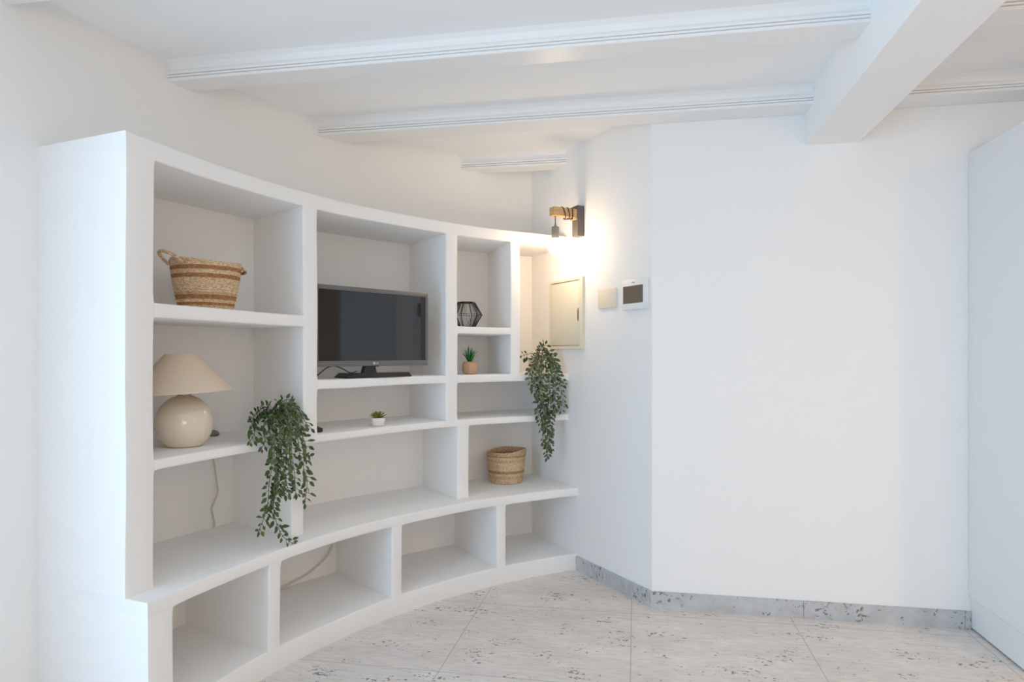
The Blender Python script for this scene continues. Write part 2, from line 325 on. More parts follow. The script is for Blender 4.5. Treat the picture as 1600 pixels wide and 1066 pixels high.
# ceiling joists, moulded, parallel to the back wall
def joist(name, v0, v1, uR, label, wallclip=None, skew=0.0):
    H0, H1 = JOIST, CEIL
    prof = [(v1, H1), (v1-.010, H0+.040), (v1-.002, H0+.036), (v1-.002, H0+.026), (v1-.009, H0+.0245), (v1-.009, H0+.0215), (v1-.001, H0+.020), (v1-.001, H0+.002), (v1-.004, H0),
            (v0+.004, H0), (v0+.001, H0+.002), (v0+.001, H0+.011), (v0+.009, H0+.012), (v0+.009, H0+.0145), (v0+.001, H0+.0155), (v0+.001, H0+.0225), (v0+.009, H0+.0235), (v0+.009, H0+.026), (v0+.001, H0+.027),
            (v0+.001, H0+.036), (v0+.010, H0+.040), (v0+.014, H0+.050), (v0+.012, H0+.060), (v0+.004, H0+.070), (v0-.014, H1)]
    def uleft(v):
        # meets the curved wall (or the straight left wall)
        c = Vector((CX*UC - CY*US, CX*US + CY*UC))
        dv = v - c.y
        u = c.x - math.sqrt(max((RB+.012)**2 - dv*dv, 0))
        return u
    def uright(v):
        if wallclip:                      # ends on the angled wall
            k = (K.x*UC - K.y*US, K.x*US + K.y*UC); w = (WD.x*UC - WD.y*US, WD.x*US + WD.y*UC)
            return k[0] + (v-k[1])/w[1]*w[0] + .012
        return uR
    L, Rr = [], []
    for v, h in prof:
        a_, b_ = uleft(v), uright(v)
        L.append(uv(a_, v + skew*(a_-.6), h)); Rr.append(uv(b_, v + skew*(b_-.6), h))
    return struct(name, loft(bmesh.new(), [L, Rr]), M['joist'], label, 'ceiling joist')
uRR = (XR+.08)*UC - 2.6*US
joist('trim_1', 1.667, 1.787, uRR, 'white ceiling joist nearest the viewer, almost out of the frame')
joist('trim_2', 2.392, 2.512, uRR, 'long white ceiling joist, the front one crossing the photo')
joist('trim_3', 3.117, V0-.001, uRR, 'white ceiling joist running along the top of the back wall')
joist('trim_4', 3.842, 3.960, 0, 'short white ceiling joist above the wall lamp corner', wallclip=True)
bm = bmesh.new()
u0, u1 = 1.347*UC - 3.064*US, 1.5704*UC - 3.023*US
prism(bm, [uv(u0, -1.9).xy, uv(u1, -1.9).xy, uv(u1, V0).xy, uv(u0, V0).xy], 2.170, CEIL)
struct('trim_5', bm, M['ceil'], 'deep white beam crossing the ceiling towards the back wall', 'beam')

# stone skirting
def skirting(name, p, q, nrm, label, h=.078, t=.011):
    p, q = Vector(p[:2]), Vector(q[:2]); bm = bmesh.new()
    prism(bm, [p, q, q + nrm*t, p + nrm*t], 0, h)
    return struct(name, bm, M['skirt'], label, 'skirting')
NB = Vector((-US, -UC))
q_l = (polar(wall_angle(RL), RL, 0).xy - K).dot(WD)
tt = .011
am = A + (NN + NB)*(tt/(1+NN.dot(NB)))
bm = bmesh.new(); p0 = K + WD*(q_l-.002)
prism(bm, [p0, A, am, p0 + NN*tt], 0, .078); struct('baseboard_corner', bm, M['skirt'], 'short grey stone skirting under the angled wall', 'skirting')
cu0 = 2.015*UC - 2.940*US
WDB = Vector((UC, -US)); bm = bmesh.new(); cuts = [0, .680, cu0-uA-.022, cu0-uA+.003]
for i in range(3):
    p, q = A + WDB*(cuts[i] + (.0008 if i else 0)), A + WDB*(cuts[i+1]-.0008)
    prism(bm, [p, q, q + NB*tt, (p + NB*tt) if i else am], 0, .078)
struct('baseboard_back', bm, M['skirt'], 'grey pitted stone skirting along the plain back wall', 'skirting')

# ------------------------------------------------------------------ built-in curved shelves
def wob(p):
    """slightly uneven hand-plastered faces, none at the wall"""
    r = math.hypot(p.x-CX, p.y-CY); k = max(0.0, min(1.0, (RB-.05-r)/.25))
    if p.z < .01: k = 0
    v = noise.noise_vector(p*2.3)
    return p + Vector((v.x, v.y, v.z*0.9))*(0.0045*k)
def lerp(a, b, t): return a + (b-a)*t
RHO = .007
def fade(d, w=.03): return max(.0006, RHO*min(1.0, d/w)**.5) if d > 0 else .0006
def clear(x, x0, x1, joins):
    """distance along a front edge to its ends or to the nearest joining member"""
    d = min(x-x0, x1-x)
    for p, q in joins: d = min(d, max(p-x, x-q))
    return d
def knots(x0, x1, joins, n):
    ks = {x0 + (x1-x0)*k/n for k in range(n+1)}
    for e in [x0, x1] + [e for j in joins for e in j]:
        for o in (-.03, -.02, -.01, -.004, 0, .004, .01, .02, .03):
            if x0 <= e+o <= x1: ks.add(e+o)
    out = []
    for k in sorted(ks):
        if not out or k-out[-1] > .0008: out.append(k)
    out[-1] = x1
    return out
def slab(bm, a0, a1, r0, h0, h1, r1=RB, n=40, tj=(), bj=()):
    """a0(r), a1(r): end angles; rounded front arrises, sharp where members join above (tj) or below (bj), given in degrees"""
    rings = []; A0 = a0(r0); L = math.radians(a1(r0)-A0)*r0
    arc = lambda js: [(math.radians(p-A0)*r0, math.radians(q-A0)*r0) for p, q in js]
    tj, bj = arc(tj), arc(bj)
    for x in knots(0, L, tj+bj, n):
        t = x/L; pr = [(r1, h0), (r1, h1)]
        q = fade(clear(x, 0, L, tj))
        pr += [(r0+q*(1-math.sin(k)), h1-q*(1-math.cos(k))) for k in (0, PI/6, PI/3, PI/2)]
        q = fade(clear(x, 0, L, bj))
        pr += [(r0+q*(1-math.cos(k)), h0+q*(1-math.sin(k))) for k in (0, PI/6, PI/3, PI/2)]
        rings.append([wob(polar(lerp(a0(r), a1(r), t), r, h)) for r, h in pr])
    return loft(bm, rings)
def post(bm, aL, aR, r0, h0, h1, r1=RB, n=24, lr=True, rr=True, lj=(), rj=()):
    """aL(r), aR(r): side angles; rounded vertical arrises, sharp where shelves join at the left (lj) or right (rj)"""
    rings = []; lj, rj = list(lj), list(rj)
    for h in knots(h0, h1, lj+rj, n):
        w = math.degrees(1/r0)
        q = fade(clear(h, h0, h1, lj)) if lr else .0012
        pr = [(aL(r1), r1)] + [(aL(r0)+q*(1-math.cos(x))*w, r0+q*(1-math.sin(x))) for x in (0, PI/6, PI/3, PI/2)]
        q = fade(clear(h, h0, h1, rj)) if rr else .0012
        pr += [(aR(r0)-q*(1-math.sin(x))*w, r0+q*(1-math.cos(x))) for x in (0, PI/6, PI/3, PI/2)] + [(aR(r1), r1)]
        rings.append([wob(polar(a, r, h)) for a, r in pr])
    return loft(bm, rings)
def rad(a, b=None):               # a at the front, b at the wall
    b = a if b is None else b
    return lambda r: lerp(a, b, (r-RU)/(RB-RU))
def radl(a, b=None):
    b = a if b is None else b
    return lambda r: lerp(a, b, (r-RL)/(RB-RL))
END = lambda r: 13.42 + (r-RL)*3.18
_wa = {}
def WALL(r):
    k = round(r, 4)
    if k not in _wa: _wa[k] = wall_angle(r) + .14   # let the plaster run into the wall
    return _wa[k]
H_PL, H_LU, H_LT = .089, .413, .460
H_CU, H_CT, H_DU, H_DT = .834, .868, 1.060, 1.101
H_AU, H_AT, H_EU, H_ET, H_NT, H_TOP = 1.325, 1.373, 1.318, 1.356, 1.828, 1.890
book = thing('built_in_bookshelf', 'white plastered curved built-in bookshelf with open niches', 'bookshelf', (polar(40, RL, 0)))
inv = -Vector(book.location)
def shelf_part(name, bm):
    bmesh.ops.translate(bm, vec=inv, verts=bm.verts)
    return obj(name, bm, M['shelf'], book, smooth=50)
NB_ = lambda: bmesh.new()
LP = [(13.3, 15.72), (25.36, 26.70), (40.27, 41.61), (54.48, 55.74)]
shelf_part('plinth', slab(NB_(), END, WALL, RL, 0, H_PL, n=60, tj=LP, bj=[(10, 70)]))
shelf_part('ledge', slab(NB_(), END, WALL, RL, H_LU, H_LT, n=60, bj=LP))
shelf_part('top_slab', slab(NB_(), END, WALL, RU, H_NT, H_TOP, n=60, bj=[(13.3, 16.15), (31.18, 32.80), (48.93, 50.48), (57.76, 59.10)]))
shelf_part('end_panel', post(NB_(), END, radl(15.72, 17.3), RL, H_PL, H_LU, lr=False))
shelf_part('end_panel', post(NB_(), END, rad(16.15, 17.6), RU, H_LT, H_NT, lr=False, rj=[(H_CU, H_CT), (H_AU, H_AT)]))
for l, lb, r, rb_ in ((25.36, 26.3, 26.70, 27.5), (40.27, 41.24, 41.61, 42.3), (54.48, 55.34, 55.74, 56.6)):
    shelf_part('divider', post(NB_(), radl(l, lb), radl(r, rb_), RL, H_PL, H_LU))
D1L, D1R = rad(31.18, 32.6), rad(32.80, 34.0)
D2L, D2R = rad(48.93, 49.81), rad(50.48, 51.3)
D3L, D3R = rad(57.76, 59.6), rad(59.10, 60.6)
shelf_part('divider', post(NB_(), rad(29.74, 30.6), rad(31.11, 32.0), RU, H_LT, H_CU))
shelf_part('divider', post(NB_(), rad(50.48, 51.4), rad(52.04, 52.9), RU, H_LT, H_CU))
shelf_part('divider', post(NB_(), D1L, D1R, RU, H_CT, H_NT, lj=[(H_AU, H_AT)], rj=[(H_DU, H_DT)]))
shelf_part('divider', post(NB_(), D2L, D2R, RU, H_CT, H_NT, lj=[(H_DU, H_DT)], rj=[(H_DU, H_DT), (H_EU, H_ET)]))
shelf_part('divider', post(NB_(), D3L, D3R, RU, H_DT, H_NT, lj=[(H_EU, H_ET)]))
EPR = rad(16.15, 17.6)
shelf_part('shelf', slab(NB_(), EPR, WALL, RU, H_CU, H_CT, n=60, tj=[(31.18, 32.80), (48.93, 50.48)], bj=[(29.74, 31.11), (50.48, 52.04)]))
shelf_part('shelf', slab(NB_(), EPR, D1L, RU, H_AU, H_AT))
shelf_part('shelf', slab(NB_(), D1R, D2L, RU, H_DU, H_DT))
shelf_part('shelf', slab(NB_(), D2R, WALL, RU, H_DU, H_DT, tj=[(57.76, 59.10)]))
shelf_part('shelf', slab(NB_(), D2R, D3L, RU, H_EU, H_ET))

# ------------------------------------------------------------------ tall white cabinet at the right
cu0 = 2.015*UC - 2.940*US
cab = thing('tall_cabinet', 'tall white lacquered cabinet at the right edge of the photo', 'cabinet', uv(cu0, V0-.002), -TH)
def cpart(name, u0, u1, v0, v1, z0, z1, m=M['cab'], bev=.0015, par=cab):
    bm = bmesh.new(); box(bm, ((u0+u1)/2, -(v0+v1)/2, (z0+z1)/2), (u1-u0, v1-v0, z1-z0), bev=bev, seg=1); return obj(name, bm, m, par)
cpart('carcass', .014, .60, 0, .44, .012, 2.085)
cpart('side_panel', -.004, .0135, .0, .442, .146, 2.092)
cpart('plinth_panel', .004, .0135, .0, .44, .008, .1445)
dr = cpart('cabinet_door', .016, .60, .442, .46, .146, 2.09)
cpart('door_handle', .04, .055, .462, .485, .95, 1.15, M['silver'], .004, dr)
# ------------------------------------------------------------------ television
tvc = Vector((-.640, 3.120)); TVA = math.radians(47.0)
tv = thing('television', 'black flat television on a gloss stand in the second niche column', 'television',
           (tvc.x, tvc.y, H_DT), TVA)
# local: x along the screen (right), -y towards the room, z up from the shelf
TW, T0, T1 = .632, .054, .414
bm = bmesh.new(); box(bm, (0, .014, (T0+T1)/2), (TW, .026, T1-T0), bev=.006, seg=3)
box(bm, (0, .040, .20), (TW*.72, .036, .22), bev=.012); obj('casing', bm, M['black'], tv, smooth=40)
bm = bmesh.new(); y0, y1 = -.006, .004
for c, s in (((0, 0, T1-.010), (TW, 0, .020)), ((0, 0, T0+.0125), (TW, 0, .025)), ((-TW/2+.008, 0, (T0+T1)/2), (.016, 0, T1-T0-.045)), ((TW/2-.008, 0, (T0+T1)/2), (.016, 0, T1-T0-.045))):
    if s[0] == TW: box(bm, (c[0], -.001, c[2]+0), (s[0], .010, s[2]), bev=.0025)
    else: box(bm, (c[0], -.001, c[2]+.0025), (s[0], .010, s[2]))
obj('bezel', bm, M['bezel'], tv, smooth=40)
bm = bmesh.new(); box(bm, (0, .0005, (T0+.025+T1-.02)/2), (TW-.031, .002, T1-T0-.0448)); obj('screen', bm, M['screen'], tv)
bm = bmesh.new(); box(bm, (TW/2-.0295, -.0008, (T0+.025+T1-.02)/2), (.024, .0012, T1-T0-.046)); obj('reflection_strip', bm, M['black'], tv)  # matt black strip painted in for a dark band of reflection
# maker's mark: a small disc with a bent line, then two letters
def text_mesh(name, body, size, m, parent, mtx, ext=.0004):
    cu = bpy.data.curves.new(name, 'FONT'); cu.body = body; cu.size = size; cu.extrude = ext
    cu.align_x = 'CENTER'; cu.align_y = 'CENTER'
    t = bpy.data.objects.new(name, cu); C.objects.link(t)
    bpy.context.view_layer.update()
    me = bpy.data.meshes.new_from_object(t.evaluated_get(bpy.context.evaluated_depsgraph_get()))
    bpy.data.objects.remove(t); bpy.data.curves.remove(cu)
    me.transform(mtx); me.materials.clear(); me.materials.append(m); me.name = name
    o = bpy.data.objects.new(name, me); C.objects.link(o); o.parent = parent; return o
RX = Matrix.Rotation(PI/2, 4, 'X')
bm = bmesh.new(); lathe(bm, [(.0062, -.0004), (.0062, .0006)], 20)
bmesh.ops.transform(bm, matrix=Matrix.Translation((-.009, -.0066, T0+.0125)) @ RX, verts=bm.verts)
lg = obj('logo', bm, M['silver'], tv)
text_mesh('logo_letters', 'LG', .0125, M['silver'], lg, Matrix.Translation((.0085, -.0066, T0+.0125)) @ RX)
bm = bmesh.new()
tube(bm, [(-.009+.0034*math.cos(x), -.0077, T0+.0125+.0034*math.sin(x)) for x in [PI*.4+k*PI*1.6/12 for k in range(13)]] + [(-.009, -.0077, T0+.0125)], .0005, 5)
obj('logo_ring', bm, M['black'], lg)
bm = bmesh.new(); box(bm, (.006, -.0045, T0-.0015), (.022, .006, .004), bev=.001); obj('sensor', bm, M['black'], tv)
bm = bmesh.new()
loft(bm, [[(-.060, .002, .022), (.012, .002, .022), (.012, .030, .022), (-.060, .030, .022)], [(-.046, .006, T0+.01), (.004, .006, T0+.01), (.004, .030, T0+.01), (-.046, .030, T0+.01)]])
obj('stand_neck', bm, M['black'], tv)
bm = bmesh.new()
BXO = .030
def stand_ring(w, f, d, z): return [(BXO-w, -f*.2, z), (BXO-w*.6, -f*.75, z), (BXO-w*.2, -f, z), (BXO+w*.2, -f, z), (BXO+w*.6, -f*.75, z), (BXO+w, -f*.2, z), (BXO+w*.95, d, z), (BXO-w*.95, d, z)]
loft(bm, [stand_ring(.186, .012, .115, .0003), stand_ring(.184, .010, .113, .004), stand_ring(.170, .002, .100, .0225)])
obj('stand_base', bm, M['blackgloss'], tv)
pts = [(-.075, .035, .030), (-.115, .03, .024), (-.16, .028, .044), (-.20, .028, .055), (-.235, .03, .048), (-.27, .035, .022), (-.29, .045, .004), (-.31, .08, .003)]
obj('power_cable', tube(bmesh.new(), spline(pts, 6), .0024, 8), M['darkcord'], tv, smooth=180)

# ------------------------------------------------------------------ table lamp
lp = polar(22.15, 2.84, H_CT)
lamp = thing('table_lamp', 'beige ceramic ball table lamp with a wide cone shade', 'lamp', lp)
RBALL = .0990
prof = [(.050, .0004), (.0585, .0006)] + [(RBALL*math.sin(x), .0845 - .1055*math.cos(x)) for x in [math.radians(37.2)+k*math.radians(129)/24 for k in range(25)]] + [(.022, .188)]
obj('lamp_base', lathe(bmesh.new(), prof, 48), M['ceramic'], lamp, smooth=60)
obj('collar', lathe(bmesh.new(), [(.020, .186), (.023, .188), (.023, .194), (.017, .196), (.017, .206), (.012, .208), (.012, .235)], 24), M['brass'], lamp, smooth=40)
bm = bmesh.new()
lathe(bm, [(.176, .203), (.0505, .3425), (.049, .3425), (.1745, .203), (.176, .203)], 64, caps=(False, False)); bmesh.ops.remove_doubles(bm, verts=bm.verts, dist=1e-5)
sh = obj('lamp_shade', bm, M['shade'], lamp, smooth=40)
sh.rotation_euler = (math.radians(1.5), math.radians(-2.2), 0)
bm = bmesh.new()
lathe(bm, [(.1768, .2015), (.1768, .2050), (.1740, .2050), (.1740, .2015), (.1768, .2015)], 64, caps=(False, False))
obj('shade_trim', bm, M['shade'], sh, smooth=30)
bm = bmesh.new(); lathe(bm, [(.018, .235), (.026, .262), (.018, .288), (.004, .294)], 16); obj('lamp_bulb', bm, M['whiteplastic'], lamp, smooth=60)
wq = lambda a, r, h: polar(a, r, h) - lp
pts = [wq(23.4, 2.935, H_CT+.006), wq(25.2, 2.975, H_CT+.004), wq(27.0, 3.0, H_CT+.004), wq(27.9, 3.03, H_CT+.004), wq(28.6, 3.075, H_CT+.003)]
obj('cord', tube(bmesh.new(), spline(pts), .0026, 8), M['creamcord'], lamp, smooth=180)
bm = bmesh.new(); lathe(bm, [(.0205, .001), (.024, .005), (.024, .012), (.018, .020), (.008, .024), (.002, .0245)], 24, c=wq(27.43, 3.0, H_CT)); obj('cord_switch', bm, M['socket'], lamp, smooth=50)
hs = [(28.5, .833), (28.5, .78), (28.6, .74), (28.8, .70), (28.95, .65), (28.95, .61), (28.65, .575), (28.45, .545), (28.62, .51), (28.7, .475), (28.6, .4635)]
obj('hanging_cord', tube(bmesh.new(), spline([wq(a, 3.078+.004*math.sin(h*40), h) for a, h in hs], 6), .0034, 8), M['creamcord'], lamp, smooth=180)

# pale cable in a base niche
pts = [polar(a, 3.078, h) for a, h in ((33.2, .094), (34.4, .094), (35.6, .100), (36.8, .112), (38.0, .126), (39.0, .150), (39.9, .178), (40.5, .215), (40.75, .265), (40.6, .330), (40.4, H_LU-.002))]
tag(obj('cable', tube(bmesh.new(), spline(pts, 5), .0048, 8), M['whitecord'], smooth=180),
    'pale cable curving along the back of the second base niche', 'cable')

# ------------------------------------------------------------------ baskets
def coil_profile(r0, r1, h, n, bulge, z0=.001, curve=0.0):
    out = []
    for k in range(n):
        for j in range(4):
            t = (k + j/4)/n
            r = lerp(r0, r1, t) + curve*math.sin(t*PI) + bulge*math.sin(PI*j/4 + .15)
            out.append((r, z0 + h*t))
    return out
bk = thing('straw_basket', 'straw basket with brown bands and two loop handles', 'basket', polar(24.6, 2.865, H_AT), math.radians(54))
rim = lambda th: 0.0
bm = bmesh.new(); po = coil_profile(.094, .127, .186, 15, .0028, curve=.004)
pi_ = [(r-.010, z) for r, z in po[::-1]]; pi_[-1] = (pi_[-1][0], .010)
lathe(bm, [(.06, .001)] + po + [(.125, .190), (.119, .189)] + pi_ + [(.03, .010)], 56)
for v in bm.verts:                 # soft sag of the rim
    th = math.atan2(v.co.y, v.co.x); k = max(0, v.co.z/.19)**2
    v.co.z += k*(.006*math.cos(2*th+.4) - .004*math.cos(th)); v.co.x *= 1+.02*k; v.co.y *= 1-.02*k
obj('basket_body', bm, M['straw'], bk, smooth=60)
def handle(sx, rise, reach, name):
    pts = [(sx*.121, -.050, .176), (sx*(.121+reach*.5), -.046, .176+rise*.55), (sx*(.121+reach), -.020, .176+rise), (sx*(.121+reach), .020, .176+rise), (sx*(.121+reach*.5), .046, .176+rise*.55), (sx*.121, .050, .176)]
    return obj(name, tube(bmesh.new(), spline(pts, 6), .0062, 10), M['straw'], bk, smooth=180)
handle(-1, .036, .050, 'handle'); handle(1, -.012, .030, 'handle')

bk2 = thing('jute_basket', 'small round jute basket with a turned-down rim on the ledge', 'basket', polar(60.24, 2.924, H_LT))
bm = bmesh.new(); po = coil_profile(.094, .110, .148, 14, .0026, curve=.002)
fold = [(.1125, .147), (.1155, .155), (.1175, .168), (.1165, .182), (.112, .189), (.105, .185)]
pi_ = [(r-.011, z) for r, z in po[::-1]]; pi_[-1] = (pi_[-1][0], .010)
lathe(bm, [(.05, .001)] + po + fold + pi_ + [(.03, .010)], 56)
for v in bm.verts:
    th = math.atan2(v.co.y, v.co.x); k = max(0, v.co.z/.19)**2
    v.co.z += k*(.010*math.cos(th-.25) + .003*math.cos(3*th+1)); v.co += Vector((v.co.x, v.co.y, 0))*(.012*k*math.cos(3*th))
    v.co.x += .002*noise.noise(v.co*60)
obj('basket_body', bm, M['jute'], bk2, smooth=60)

# ------------------------------------------------------------------ wire candle holder
ch = thing('wire_candle_holder', 'black faceted wire candle holder on the small upper shelf', 'candle holder', polar(53.15, 2.775, H_ET), .25)
def hexpt(r, k, z): return Vector((r*math.cos(PI/3*k), r*math.sin(PI/3*k), z))
R1, R2, HH = .047, .086, .138
bm = bmesh.new()
for r, z, t in ((R1, .0032, .0032), (R2, HH*.5, .0010), (R1, HH-.003, .0032)):
    for k in range(6): tube(bm, [hexpt(r, k, z), hexpt(r, k+1, z)], t, 6)
for k in range(6): tube(bm, [hexpt(R1, k, .003), hexpt(R2, k, HH*.5), hexpt(R1, k, HH-.003)], .0026, 6)
obj('frame', bm, M['iron'], ch, smooth=60)
bm = bmesh.new()
for k in range(6):
    for j in range(1, 9):
        t = j/9; P = lambda r, z: hexpt(r, k, z).lerp(hexpt(r, k+1, z), t)
        tube(bm, [P(R1, .003), P(R2, HH*.5), P(R1, HH-.003)], .00095, 5)
obj('wire_mesh', bm, M['iron'], ch, smooth=60)
obj('candle_plate', lathe(bmesh.new(), [(.039, .001), (.040, .004), (.036, .005)], 24), M['iron'], ch, smooth=40)

# ------------------------------------------------------------------ potted grass and succulent
gp = thing('potted_grass', 'small green grass plant in a round tan pot', 'plant', polar(53.6, 2.775, H_DT))
obj('pot', lathe(bmesh.new(), [(.028, .0005), (.036, .006), (.0425, .026), (.0435, .040), (.041, .056), (.036, .069), (.033, .0705), (.031, .068), (.033, .058)], 32, caps=(True, False)), M['pottan'], gp, smooth=60)
obj('soil', lathe(bmesh.new(), [(.034, .060), (.02, .064), (.004, .065)], 20), M['soil'], gp, smooth=60)
def blade(bm, base, tip, bend, w, n=6):
    base, tip = Vector(base), Vector(tip); d = tip-base
    side = d.cross(Vector((0, 0, 1)));
    if side.length < 1e-4: side = Vector((1, 0, 0))
    side.normalize(); outw = Vector((d.x, d.y, 0)); outw = outw.normalized() if outw.length > 1e-4 else Vector((0, 1, 0))
    L, Mi, Rr = [], [], []
    for k in range(n+1):
        t = k/n; c = base + d*t + Vector((0, 0, bend*math.sin(PI*t))); ww = w*(1-t**2.2)*(.55+.45*min(1, t*4)) + .00015
        L.append(bm.verts.new(c - side*ww)); Mi.append(bm.verts.new(c + (outw*.35 - Vector((0, 0, .3)))*ww)); Rr.append(bm.verts.new(c + side*ww))
    for k in range(n):
        bm.faces.new((L[k], Mi[k], Mi[k+1], L[k+1])); bm.faces.new((Mi[k], Rr[k], Rr[k+1], Mi[k+1]))
bm = bmesh.new()
for k in range(46):
    th = random.uniform(0, 2*PI); sp = random.uniform(.0, 1)**.7; hgt = lerp(.100, .050, sp**1.6)*random.uniform(.85, 1.05); out = .064*sp
    blade(bm, (.010*sp*math.cos(th), .010*sp*math.sin(th), .063), (out*math.cos(th), out*math.sin(th), .063+hgt), .012*sp, random.uniform(.0020, .0032))
obj('foliage', bm, M['grass'], gp, smooth=180)
sc = thing('potted_succulent', 'tiny olive succulent in a white tapered pot under the television', 'plant', polar(41.15, 2.735, H_CT))
bm = bmesh.new()
def sq(r, z, n=32): return [(r*1.07*math.copysign(abs(math.cos(2*PI*k/n))**.6, math.cos(2*PI*k/n)), r*1.07*math.copysign(abs(math.sin(2*PI*k/n))**.6, math.sin(2*PI*k/n)), z) for k in range(n)]
loft(bm, [sq(.0245, .0005), sq(.026, .002), sq(.0315, .036), sq(.0315, .038), sq(.0285, .038), sq(.027, .030)])
obj('pot', bm, M['potwhite'], sc, smooth=40, rotz=.3)
obj('soil', lathe(bmesh.new(), [(.027, .031), (.012, .034), (.002, .0345)], 16), M['soil'], sc, smooth=60)
bm = bmesh.new()
def petal(bm, th, tilt, ln_, w):
    d = Vector((math.cos(th)*math.cos(tilt), math.sin(th)*math.cos(tilt), math.sin(tilt))); s = Vector((-math.sin(th), math.cos(th), 0)); u = s.cross(d)*-1
    rings = []
    for t, f, g in ((0, .35, .4), (.25, .75, .8), (.55, 1, 1), (.8, .72, .7), (.97, .12, .15)):
        c = Vector((0, 0, .033)) + d*(ln_*t) + Vector((0, 0, .004*t*t))
        rings.append([c + s*(w*f*math.cos(x)) + u*(w*.38*g*math.sin(x)) for x in [2*PI*k/8 for k in range(8)]])
    loft(bm, rings)
for ring, (n, tilt, ln_) in enumerate(((7, .42, .036), (7, .75, .034), (5, 1.1, .028), (3, 1.4, .020))):
    for k in range(n): petal(bm, 2*PI*(k+.5*(ring % 2)+random.uniform(-.1, .1))/n, tilt+random.uniform(-.08, .08), ln_*1.22*random.uniform(.9, 1.1), .0072)
obj('foliage', bm, M['succ'], sc, smooth=180)

# ------------------------------------------------------------------ remote control, half hidden behind the upright
rc = thing('remote_control', 'black remote control lying beside the upright under the television', 'remote control', polar(34.45, 2.79, H_CT), math.radians(30))
bm = bmesh.new(); box(bm, (0, 0, .0095), (.042, .15, .018), bev=.005, seg=3); obj('casing', bm, M['black'], rc, smooth=40)
bm = bmesh.new()
for i in range(3):
    for j in range(6): box(bm, (-.011+.011*i, -.05+.018*j, .0192), (.007, .009, .0016), bev=.0006, seg=1)
obj('buttons', bm, M['graphite'], rc)

# ------------------------------------------------------------------ trailing plants
def ivy(name, label, pot_a, pot_r, base_h, strands, potm, leafm, seed, leaf_len, pot_s=1.0, gap=.0205):
    rnd = random.Random(seed)
    org = polar(pot_a, pot_r, base_h)
    t = thing(name, label, 'plant', org)
    obj('pot', lathe(bmesh.new(), [(r*pot_s, z*pot_s) for r, z in ((.034, .0005), (.038, .004), (.047, .088), (.047, .092), (.043, .092), (.041, .075))], 32, caps=(True, False)), potm, t, smooth=40)
    obj('soil', lathe(bmesh.new(), [(.0405*pot_s, .078*pot_s), (.004, .082*pot_s)], 20), M['soil'], t)
    sb, lb = bmesh.new(), bmesh.new()
    rad_dir = (Vector((CX, CY, 0)) - Vector((org.x, org.y, 0))).normalized()
    def leaf(p, d, up, L):
        d = d.normalized(); s = d.cross(up)
        if s.length < .05: s = d.cross(Vector((1, 0, 0)))
        s.normalize(); nrm = s.cross(d).normalized(); w = L*rnd.uniform(.27, .34); cur = rnd.uniform(-.10, .16); fold = rnd.uniform(.1, .35)
        rows = []
        for tt, f in ((0, .10), (.18, .74), (.40, 1.0), (.65, .80), (.86, .36), (1.0, .02)):
            c = p + d*(L*tt) - nrm*(L*cur*tt*tt)
            rows.append([lb.verts.new(c + s*(w*f*g) + nrm*(w*f*fold*abs(g))) for g in (1, .74, 0, -.74, -1)])
        for a_, b_ in zip(rows, rows[1:]):
            for k in range(4):
                fc = lb.faces.new((a_[k], a_[k+1], b_[k+1], b_[k])); fc.material_index = 1 if k in (0, 3) else 0
    for si, S in enumerate(strands):
        pts = spline([polar(*p) - org for p in S], 8)
        tube(sb, pts, .0019, 6, taper=.5)
        total = sum((b_-a_).length for a_, b_ in zip(pts, pts[1:])); acc = 0.0; nxt = rnd.uniform(.055, .10); side = 1
        for i in range(len(pts)-1):
            seg = (pts[i+1]-pts[i]).length
            while acc + seg >= nxt:
                k = (nxt-acc)/seg; p = pts[i].lerp(pts[i+1], k); d = (pts[i+1]-pts[i]).normalized()
                across = d.cross(rad_dir)
                if across.length < .1: across = Vector((0, 0, 1)).cross(rad_dir)
                across.normalize()
                for rep in range(2):
                    ld = d*rnd.uniform(.1, .9) + across*(side*rnd.uniform(.6, 1.3)) + rad_dir*rnd.uniform(-.15, .7) - Vector((0, 0, 1))*rnd.uniform(-.1, .4)
                    ld.normalize(); pet = rnd.uniform(.005, .016)
                    up = rad_dir + Vector((rnd.uniform(-.5, .5), rnd.uniform(-.5, .5), rnd.uniform(.1, 1.0)))
                    q = p + ld*pet
                    tube(sb, [p, q], .0009, 4)
                    leaf(q, ld + Vector((0, 0, -.18)), up, leaf_len*rnd.uniform(.68, 1.15)*(1.0 if nxt < total*.92 else .75))
                    side = -side
                nxt += gap*rnd.uniform(.75, 1.35)
            acc += seg
        d = (pts[-1]-pts[-2]); leaf(pts[-1], d, rad_dir, leaf_len*.85)
    obj('stems', sb, M['stem'], t, smooth=180); f = obj('foliage', lb, leafm, t, smooth=180); f.data.materials.append(M['leafedge'])
    return t
ivy('trailing_ivy', 'trailing green ivy hanging over the shelf beside the table lamp', 30.2-1.6, 2.755, H_CT, IVY_LEFT, M['potwhite'], M['leaf'], 3, .0310, .95)
ivy('trailing_ivy', 'long trailing ivy hanging below the wall lamp at the right end', 62.45, 2.765, H_DT, IVY_RIGHT, M['potpink'], M['leafpale'], 11, .0300, .97, .0235)

